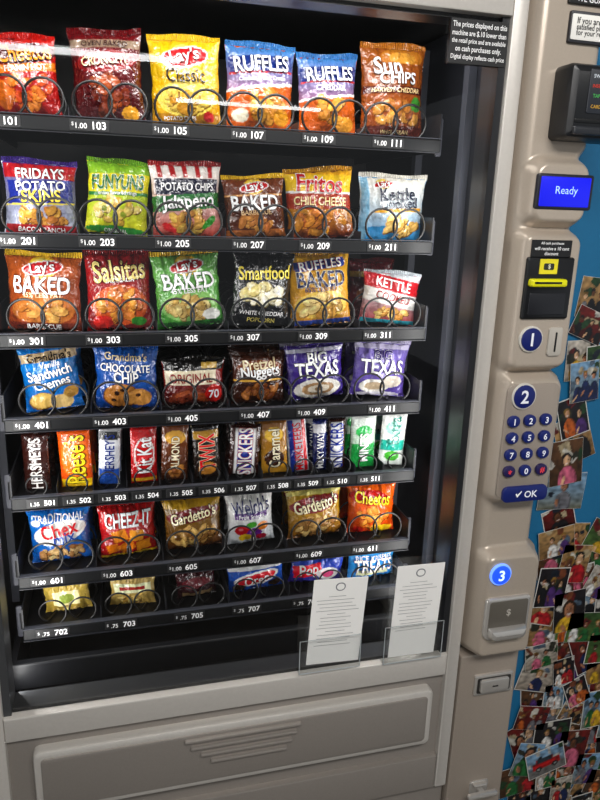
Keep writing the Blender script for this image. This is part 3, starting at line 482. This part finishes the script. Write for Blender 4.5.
# ------------------------------------------------------------ payment column: one curved moulding
YB, YP = -.022, -.046
pods = [(pr(534, 160, 590, 225, YP), .022), (pr(515, 233, 576, 370, YP), .020), (pr(496, 378, 557, 501, YP), .022), (pr(479, 555, 536, 659, YP), .026)]
def sst(t): t = max(0, min(1, t)); return t*t*(3-2*t)
def rsd(x, z, x0, x1, z0, z1, r):
    dx = abs(x-(x0+x1)/2)-(x1-x0)/2+r; dz = abs(z-(z0+z1)/2)-(z1-z0)/2+r
    return math.hypot(max(dx, 0), max(dz, 0))+min(max(dx, dz), 0)-r
def xr_(z):
    m_ = max(sst((p[0][3]+.006-z)/.018)*sst((z-p[0][2]+.006)/.018) for p in pods)
    if z > pods[0][0][3]: m_ = max(m_, sst((z-pods[0][0][3]-.004)/.02)*.6)
    return .719+.017*m_
zb, zt = pods[3][0][2]-.004, 1.9
nx, nz = 64, 440; vs = []; fs = []
for j in range(nz+1):
    z = zb+(zt-zb)*j/nz; xl, xr = .6005, xr_(z)
    for i in range(nx+1):
        s_ = i/nx; s_ = .5-.5*math.cos(PI*s_)*(.55+.45*abs(math.cos(PI*s_))); x = xl+(xr-xl)*s_
        d = -rsd(x, z, xl, xr, zb, zt+.05, .026); t = max(0, min(1, d/.022))
        y = .02+(YB-.02)*math.sqrt(max(0, 1-(1-t)**2)) if d > 0 else .02
        k = max(sst((-rsd(x, z, *q, r_)+.009)/.017) for q, r_ in pods)
        y += (YP-YB)*k*min(1, t*1.3)
        vs.append((x, y, z))
for j in range(nz):
    for i in range(nx): a = j*(nx+1)+i; fs.append((a, a+1, a+nx+2, a+nx+1))
cp = MB().add(vs, fs).build('control_panel', M_BEIGE, vm, fix=False, ang=70)
m = MB().rbox(XR+.004, XC-.012, .08, zb-.004, -.012, .045, .004, bev=.004); m.build('column_base_cover', M_BEIGE2, vm)
m = MB().box(XR+.003, XC-.014, .018, .045, .08, 1.9, '#26262a'); m.build('column_backing', M_PLAS, vm, smooth=False)
def part(name, rect, yf, yb, r, col=None, mt=None, parent=None, bev=.004, texts=(), fix=True, off=.012):
    x0, x1, z0, z1 = rect
    m = MB().rbox(x0, x1, z0, z1, yf, yb, r, col or '#808080', bev=bev)
    for (s_, dx, dz, wd, c, st) in texts:
        m.text(s_, (x0+x1)/2+dx*(x1-x0), yf-.0006, (z0+z1)/2+dz*(z1-z0), width=wd*(x1-x0), col=c, stretch=st, off=off)
    return m.build(name, mt or M_PLAS, parent or cp, fix=fix)
part('keypad_plate', pr(502, 384, 553, 497, YP), YP-.0012, YP+.003, .014, mt=M_BEIGE2, bev=.0012)
ds = part('display_bezel', pr(536, 174, 592, 210, YP), YP-.002, YP+.004, .004, '#1c1c26', bev=.002)
part('display_screen', pr(539, 177, 589, 207, YP), YP-.003, YP, .002, '#0c12b8', M_SCR, parent=ds, bev=.001, texts=[('Ready', .02, .02, .44, '#9cbcf0', 1)], off=-.005)
part('guarantee_label', pr(569, 14, 640, 46, -.026), -.028, -.018, .002, '#24242a', M_PAINT, bev=.001)
part('guarantee_card', pr(571, 17, 640, 43, -.028), -.029, -.026, .002, '#e8e6e0', M_PAINT, bev=.0005, texts=[('If you are not', -.18, .22, .5, '#222222', 1.1), ('satisfied please call', -.13, -.02, .6, '#333333', 1.1), ('for your refund', -.18, -.24, .5, '#333333', 1.1)])
part('guarantee_strip', pr(569, -6, 640, 7, -.026), -.027, -.018, .002, '#141414', M_PAINT, bev=.001, texts=[('WE GUARANTEE', -.05, -.1, .7, '#e8e8e8', 1.0)])
rd = part('card_reader', pr(567, 64, 636, 141, -.060), -.064, -.016, .009, '#101114', bev=.012)
part('reader_screen', pr(588, 70, 628, 115, -.064), -.0655, -.060, .003, '#20242c', M_PAINT, parent=rd, bev=.001, texts=[('SWIPE', -.28, .34, .28, '#d0d8e0', 1), ('INSERT', -.27, .12, .30, '#c83828', 1), ('TAP', -.3, -.1, .18, '#40a850', 1), ('CARD', -.28, -.34, .26, '#c89830', 1)])
part('reader_slot', pr(574, 120, 628, 124, -.0645), -.0655, -.060, .001, '#050506', parent=rd, bev=.0005)
part('reader_ridge', pr(572, 127, 628, 136, -.0645), -.068, -.060, .003, '#24262b', parent=rd, bev=.003)
x0, x1, z0, z1 = pr(531, 240, 571, 257, YP)
m = MB().rbox(x0, x1, z0, z1, YP-.002, YP, .001, '#101012', bev=.0005)
for k, s_ in enumerate(('All cash purchases', 'will receive a 10 cent', 'discount')):
    m.text(s_, (x0+x1)/2, YP-.0026, z1-(k+.7)*(z1-z0)/3.4, height=(z1-z0)*.2, col='#f0f0f0')
m.build('cash_discount_label', M_PAINT, cp, fix=False, smooth=False)
ba = part('bill_acceptor', pr(523, 257, 570, 319, YP), YP-.005, YP, .004, '#0c0d10', bev=.004)
x0, x1, z0, z1 = pr(539, 259, 557, 274, YP-.004)
m = MB().rbox(x0, x1, z0, z1, YP-.0065, YP-.003, .001, '#e8d820', bev=.0005); xm, zm = (x0+x1)/2, (z0+z1)/2
m.rbox(xm-.009, xm+.009, zm-.005, zm+.005, YP-.0072, YP-.006, .002, '#2a2c20', bev=.0003); m.text('$', xm, YP-.0078, zm, height=.008, col='#f0f0d0')
m.build('bill_diagram_sticker', M_PAINT, ba, fix=False, smooth=False)
part('bill_mouth', pr(530, 279, 566, 287, YP-.010), YP-.016, YP-.003, .004, '#e0dc08', mt=M_PLAS, parent=ba, bev=.004)
part('bill_slot', pr(535, 282, 562, 284, YP-.016), YP-.0168, YP-.015, .0005, '#050505', parent=ba, bev=.0003)
part('bill_chute', pr(528, 293, 564, 315, YP-.005), YP-.0065, YP-.003, .003, '#1a1b20', mt=M_PLAS, parent=ba, bev=.001)
def badge(px, rad, s_, lit=False, name='number_badge'):
    x, z = fp(px[0], px[1], YP)
    m = MB().rbox(x-rad*1.15, x+rad*1.15, z-rad*1.15, z+rad*1.15, YP-.004, YP, rad*1.15, '#6c98ff' if lit else '#c8c4bc', bev=.001, seg=12)
    m.rbox(x-rad, x+rad, z-rad, z+rad, YP-.006, YP-.003, rad, '#1c4ae0' if lit else '#0e1c64', bev=.001, seg=12)
    m.text(s_, x, YP-.0068, z, height=rad*1.15, col='#c8e4ff' if lit else '#f0f2fa', off=.02)
    return m.build(name, M_LED if lit else M_PLAS, cp, fix=False)
badge((530, 339), .0185, '1'); badge((523, 396), .0195, '2'); badge((500, 574), .0180, '3', True)
x0, x1, z0, z1 = pr(547, 327, 561, 356, YP)
m = MB().rbox(x0, x1, z0, z1, YP-.004, YP, .006, '#b4aea4', bev=.003); m.rbox((x0+x1)/2-.0016, (x0+x1)/2+.0016, z0+.008, z1-.008, YP-.0048, YP-.003, .001, '#0a0a0a', bev=.0003)
m.build('coin_slot', M_PLAS, cp, fix=False)
kp = [['1', '2', '3'], ['4', '5', '6'], ['7', '8', '9'], ['*', '0', '#']]
for j in range(4):
    for i in range(3):
        u = 512.5+i*16-j*1.6; v = 421+j*16.6-i*1.2
        x, z = fp(u, v, YP); s_ = kp[j][i]
        m = MB().rbox(x-.0112, x+.0112, z-.0098, z+.0098, YP-.007, YP-.001, .0096, '#101f66' if s_ not in '*#' else '#221a4c', bev=.002, seg=8)
        m.text(s_, x, YP-.0078, z, height=.0108 if s_ != '*' else .008, col='#f4f6ff' if s_ not in '*#' else '#f04450', off=.02)
        m.build('keypad_button', M_PLAS, cp, fix=False)
x0, x1, z0, z1 = pr(501, 485, 545, 500, YP)
m = MB().rbox(x0, x1, z0, z1, YP-.007, YP-.001, .010, '#101f66', bev=.002)
m.text('OK', (x0+x1)/2+.010, YP-.0078, (z0+z1)/2, height=.0125, col='#f4f6ff', off=.02)
cx, cz = (x0+x1)/2-.014, (z0+z1)/2
m.add([(cx-.006, YP-.0078, cz+.001), (cx-.004, YP-.0078, cz+.003), (cx-.002, YP-.0078, cz), (cx+.005, YP-.0078, cz+.007), (cx+.006, YP-.0078, cz+.005), (cx-.002, YP-.0078, cz-.005)], [(0, 1, 2, 5), (2, 3, 4, 5)], '#ffffff')
m.build('ok_button', M_PLAS, cp, fix=False)
x0, x1, z0, z1 = pr(484, 596, 527, 637, YP)
cup = MB().rbox(x0, x1, z0, z1, YP-.006, YP+.002, (.008, .008, .016, .016), bev=.004).build('coin_return_cup', M_CHROME, cp)
MB().rbox(x0+.006, x1-.006, z0+.018, z1-.006, YP-.0066, YP-.004, .005, '#5c574f', bev=.0004).build('cup_opening', M_PLAS, cup)
MB().rbox(x0+.007, x1-.007, z0+.004, z0+.028, YP-.020, YP-.004, (.002, .002, .013, .013), bev=.011).build('cup_lip', M_CHROME, cup)
m = MB().text('$', (x0+x1)/2, YP-.0072, (z0+z1)/2+.013, height=.015, col='#b8b2a8'); m.build('cup_symbol', M_PAINT, cup, fix=False, smooth=False)
x0, x1, z0, z1 = pr(474, 673, 511, 692, -.014)
lk = MB().rbox(x0, x1, z0, z1, -.018, -.011, .003, bev=.002).build('lock_plate', M_CHROME, cp)
MB().rbox(x0+.005, x1-.005, z0+.005, z1-.005, -.0185, -.0175, .004, '#2c2a28', bev=.0003).build('lock_recess', M_PLAS, lk)
MB().rbox(x0+.010, x1-.010, z0+.0075, z1-.0075, -.024, -.018, .006, bev=.003).build('lock_barrel', M_CHROME, lk)
MB().box((x0+x1)/2-.006, (x0+x1)/2+.006, -.0246, -.0235, (z0+z1)/2-.0012, (z0+z1)/2+.0012, '#101010').build('keyhole', M_PLAS, lk, smooth=False)
x, z = fp(478, 788, -.014)
m = MB().rbox(x-.032, x+.034, z-.0065, z+.0045, -.036, -.027, .0045, bev=.0042); m.rbox(x-.004, x+.008, z-.006, z+.004, -.028, -.011, .003); m.rbox(x-.014, x+.016, z+.010, z+.015, -.022, -.011, .0024)
m.rbox(x-.020, x+.022, z-.013, z+.018, -.0135, -.011, .006, bev=.001)
m.build('door_handle', M_CHROME, cp)
# ------------------------------------------------------------ notice, slips, holders
x0, x1, z0, z1 = pr(448, 21, 507, 66, 0.)
x1 = min(x1, OX1-.002); z1 = min(z1, OZ1-.001)
m = MB().rbox(x0, x1, z0, z1, -.0055, .0025, .001, '#0a0a0c', bev=.0003)
for k, s_ in enumerate(('The prices displayed on this', 'machine are $.10 lower than', 'the retail price and are available', 'on cash purchases only.', 'Digital display reflects cash price')):
    m.text(s_, (x0+x1)/2, -.0060, z1-(k+.8)*(z1-z0)/5.6, width=min(.94*(x1-x0), .0032*len(s_)), col='#f2f2f2', stretch=1.3, off=.012)
tag(m.build('price_notice', M_PAINT, None, ((x0+x1)/2, 0, z0), fix=False, smooth=False), 'black cash price notice with white lettering in the window top right corner', 'notice')
for (pu, hu, lab, hl, rot) in (((308, 578, 361, 663), (299, 616, 360, 668), 'white printed paper slip in the left clear holder, leaning right', 'clear plastic slip holder on the lower window, the left one', 2.5), ((392, 564, 438, 655), (384, 600, 442, 658), 'white printed paper slip in the right clear holder near the window corner', 'clear plastic slip holder in the lower right window corner', 1.)):
    x0, x1, z0, z1 = pr(*pu, -.008); w = x1-x0; h = z1-z0
    m = MB().box(-w/2, w/2, 0, .0008, 0, h, '#f6f4f0')
    rg = random.Random(pu[0])
    m.rbox(-.009, .009, h-.024, h-.008, -.0004, 0, .008, '#707076', bev=.0001); m.rbox(-.007, .007, h-.022, h-.010, -.0006, 0, .006, '#f6f4f0', bev=.0001)
    for k in range(15):
        z = h-.034-k*.0070
        if z < .008: break
        a = rg.uniform(.3, .42)*w if k % 5 else .2*w
        m.box(-a, a*rg.uniform(.5, 1), -.0005, 0, z-.0009, z, '#a4a2a2')
    o = m.build('paper_slip', M_PAINT, None, (0, 0, 0), smooth=False); o.location = ((x0+x1)/2, -.0055, z0); o.rotation_euler = (math.radians(2), math.radians(rot), 0)
    tag(o, lab, 'paper slip', 'paper slips on the window')
    x0, x1, z0, z1 = pr(*hu, -.012)
    m = MB().box(x0, x1, -.0020, -.0005, z0, z1); m.box(x0, x1, -.017, -.0155, z0, z0+(z1-z0)*.62)
    m.box(x0, x1, -.017, -.0005, z0-.0015, z0); m.box(x0, x0+.0015, -.0155, -.002, z0, z1*.6+z0*.4); m.box(x1-.0015, x1, -.0155, -.002, z0, z1*.6+z0*.4)
    h_ = m.build('slip_holder', M_ACRYL, None, ((x0+x1)/2, -.01, z0), smooth=False); tag(h_, hl, 'holder', 'clear slip holders')
    W[h_.name] = Vector(((x0+x1)/2, -.01, z0)); zt_ = z0+(z1-z0)*.62
    m = MB(); e_ = .0008
    for (a, b, c_, d_) in ((x0, x0+e_*1.5, z0, zt_), (x1-e_*1.5, x1, z0, zt_), (x0, x1, zt_-e_, zt_), (x0, x1, z0-.001, z0+e_)): m.box(a, b, -.0178, -.0171, c_, d_, '#aab0b2')
    m.build('holder_edge', M_PLAS, h_, smooth=False)
# ------------------------------------------------------------ photographs on the blue wall
pal = {'red': '#a81820', 'white': '#dcdad6', 'black': '#121216', 'navy': '#14224c', 'yellow': '#d0a424', 'green': '#1f6430', 'pink': '#c8607c', 'orange': '#b4561c', 'grey': '#6a6a70', 'purple': '#482a68'}
bgs = {'green': ('#2c4a24', '#4c6830'), 'brown': ('#5a3a20', '#382414'), 'pale': ('#b8b0a4', '#8c8072'), 'dark': ('#1c181c', '#0e0c10'), 'sky': ('#7aa4c8', '#6a6a58'), 'tan': ('#a88454', '#745430'), 'red': ('#6a1410', '#340c0a')}
used = set(); rg = random.Random(33); cnt = 0
ranks = ('nearest the machine', 'second out', 'third out', 'fourth out', 'fifth out', 'sixth out')
for j in range(26):
    Z = 1.40-j*.056
    for i in range(5):
        X = .875+i*.056+rg.uniform(-.010, .010); z = Z+rg.uniform(-.010, .010)
        u, v = proj(X, WY, z)
        if u > 624 or v > 826 or v < 262 or u < 492: continue
        if 366 < v < 516 and i > 0: continue
        land = rg.random() < .4
        w, h = (.090, .068) if land else (.068, .086)
        k_ = rg.uniform(.78, 1.2); w *= k_; h *= k_
        feat = 'bill slot' if v < 325 else 'coin slot' if v < 375 else 'keypad' if v < 510 else 'lit badge' if v < 595 else 'coin cup' if v < 660 else 'lock' if v < 740 else 'handle'
        car = 735 < v < 775 and 535 < u < 600 and 'car' not in used
        while True:
            n = rg.choice((1, 1, 2, 2, 3)); cs = [rg.choice(list(pal)) for _ in range(min(n, 2))]; bg = rg.choice(list(bgs))
            cs = list(dict.fromkeys(cs))
            lab = f"snapshot of {('one person', 'two people', 'three people')[n-1]} in {' and '.join(cs)}, {bg} backdrop, beside {feat}, {ranks[i]}"
            if lab not in used: used.add(lab); break
        if car: used.add('car'); lab = 'snapshot of a red vehicle parked on grey ground, near the handle'; land = True; w, h = .100, .074; bg = 'sky'
        art = [('g', *bgs[bg])]
        for q in range(6):
            art.append((rg.choice('er'), rg.random(), rg.uniform(.4, 1), rg.uniform(.05, .2), rg.uniform(.04, .16), rg.choice(['#a89878', '#2a2a20', '#4a5a6a', '#6a3820', '#b8b4ac', '#141c28', '#1c3a20', '#5c1818', '#c0bcb0']), rg.uniform(0, 180)))
        if car:
            art += [('r', .5, .15, .5, .16, '#6c6a68'), ('r', .5, .40, .38, .13, '#b01014'), ('r', .46, .58, .24, .12, '#900c10'), ('r', .38, .60, .10, .08, '#28323c'), ('r', .58, .60, .08, .08, '#28323c'), ('e', .28, .27, .08, .10, '#101010'), ('e', .72, .27, .08, .10, '#101010'), ('e', .28, .27, .04, .05, '#a0a0a0'), ('e', .72, .27, .04, .05, '#a0a0a0')]
            n = 0
        big = rg.random() < .35
        for k in range(n):
            cx = (.5 if n == 1 else (.32+.36*k if n == 2 else .2+.3*k))+rg.uniform(-.05, .05); cy = rg.uniform(.52, .68); s_ = (.26 if big else .17) if n == 1 else ((.19 if big else .13) if n == 2 else .10)
            sk = rg.choice(['#c0906c', '#a87050', '#643c24', '#d4a880']); ha = rg.choice(['#120c08', '#2c1a0c', '#7c5c24', '#1c1616'])
            c_ = pal[cs[min(k, len(cs)-1)]]; dk = tuple(q*.5 for q in C(c_)); ra = 1 if not land else 1.5; s_ = s_/ra
            art += [('e', cx+.02, cy-.45, s_*1.7, .32, dk), ('e', cx, cy-.45, s_*1.5, .31, c_), ('r', cx-s_*.4, cy-.5, s_*.15, .22, dk, rg.uniform(-20, 20)), ('e', cx, cy+.04, s_*.85, s_*.85*ra, ha), ('e', cx, cy-.01, s_*.60, s_*.72*ra, sk), ('e', cx+s_*.25, cy-.02, s_*.3, s_*.6*ra, tuple(q*.7 for q in C(sk))), ('e', cx-s_*.25, cy+.02, s_*.08, s_*.06*ra, '#1c1210'), ('e', cx+s_*.25, cy+.02, s_*.08, s_*.06*ra, '#1c1210'), ('e', cx, cy-s_*.4*ra, s_*.25, s_*.08*ra, '#e0ccc4'), ('e', cx-s_*rg.uniform(.5, 1.1), cy-.45, s_*.28, .11, sk, rg.uniform(-40, 40))]
        L, _ = prep(art, rg)
        m = MB(); m.box(-w/2, w/2, 0, .0006, -h/2, h/2, '#c8c6c0')
        nu, nv = 28, 34; vs = []; cc = []; fs = []; b_ = .0006 if rg.random() < .75 else .002; sd = rg.uniform(0, 99)
        for b in range(nv+1):
            for a in range(nu+1):
                vs.append((-w/2+b_+(w-2*b_)*a/nu, -.0003, -h/2+b_+(h-2*b_)*b/nv)); c_ = colorat(L, a/nu, b/nv, h/w)
                f_ = max(.25, 1+.8*noise.noise(Vector((a*.3, b*.3, sd)))); cc.append(tuple(min(1, q*f_*.8) for q in c_))
        for b in range(nv):
            for a in range(nu): k = b*(nu+1)+a; fs.append((k, k+1, k+nu+2, k+nu+1))
        m.add(vs, fs, cc)
        o = m.build('photograph', M_GLOSSP, None, (0, 0, 0), fix=False, smooth=False)
        o.location = (X, WY-.0012-.0011*((i*3+j*5) % 8) - (.0092 if car else 0), z); o.rotation_euler = (0, math.radians(rg.choice((rg.uniform(-8, 8), rg.uniform(-24, 24)))), 0); cnt += 1
        tag(o, lab, 'photograph', 'photographs pinned on the blue wall')
# ------------------------------------------------------------ lights
def area(name, loc, target, sx, sy, e, col=(1, 1, 1)):
    l = bpy.data.lights.new(name, 'AREA'); l.shape = 'RECTANGLE'; l.size = sx; l.size_y = sy; l.energy = e; l.color = col
    o = bpy.data.objects.new(name, l); COL.objects.link(o); o.location = loc
    o.rotation_euler = (Vector(target)-Vector(loc)).to_track_quat('-Z', 'Y').to_euler(); return o
area('interior_top_lamp', (.187, .06, 1.835), (.187, .30, .9), .70, .03, 2.6, (1, .99, .97))
area('interior_left_lamp', (-.185, .05, 1.20), (.2, .26, 1.20), .03, .9, 2.5, (1, .99, .97))
area('interior_right_lamp', (.555, .05, 1.20), (.2, .26, 1.20), .03, .9, 2.5, (1, .99, .97))
area('added_room_fill', (.3, -1.5, 2.55), (.35, 0, .9), 1.4, .5, 52, (1, .975, .945))  # added fill light without a fixture, brightens the machine front and column
for k, (x0, x1, y) in enumerate(((-.80, .53, -4.55), (.67, 2.19, -6.55))):
    c = empty('ceiling_light', ((x0+x1)/2, y, 2.62), ('near' if k == 0 else 'far') + ' white tube ceiling light over the room behind the viewer', 'ceiling light', 'ceiling lights')
    MB().box(x0-.03, x1+.03, y-.08, y+.08, 2.585, 2.62, '#d8d8d8').build('housing', M_PAINT, c, smooth=False)
    MB().tube([(x0, y, 2.56), (x1, y, 2.56)], .022 if k == 0 else .018, '#ffffff', 10).build('tube', M_TUBE, c)
w = bpy.data.worlds.new('World'); SC.world = w; w.use_nodes = True
w.node_tree.nodes['Background'].inputs[0].default_value = (.9, .95, 1, 1); w.node_tree.nodes['Background'].inputs[1].default_value = .40
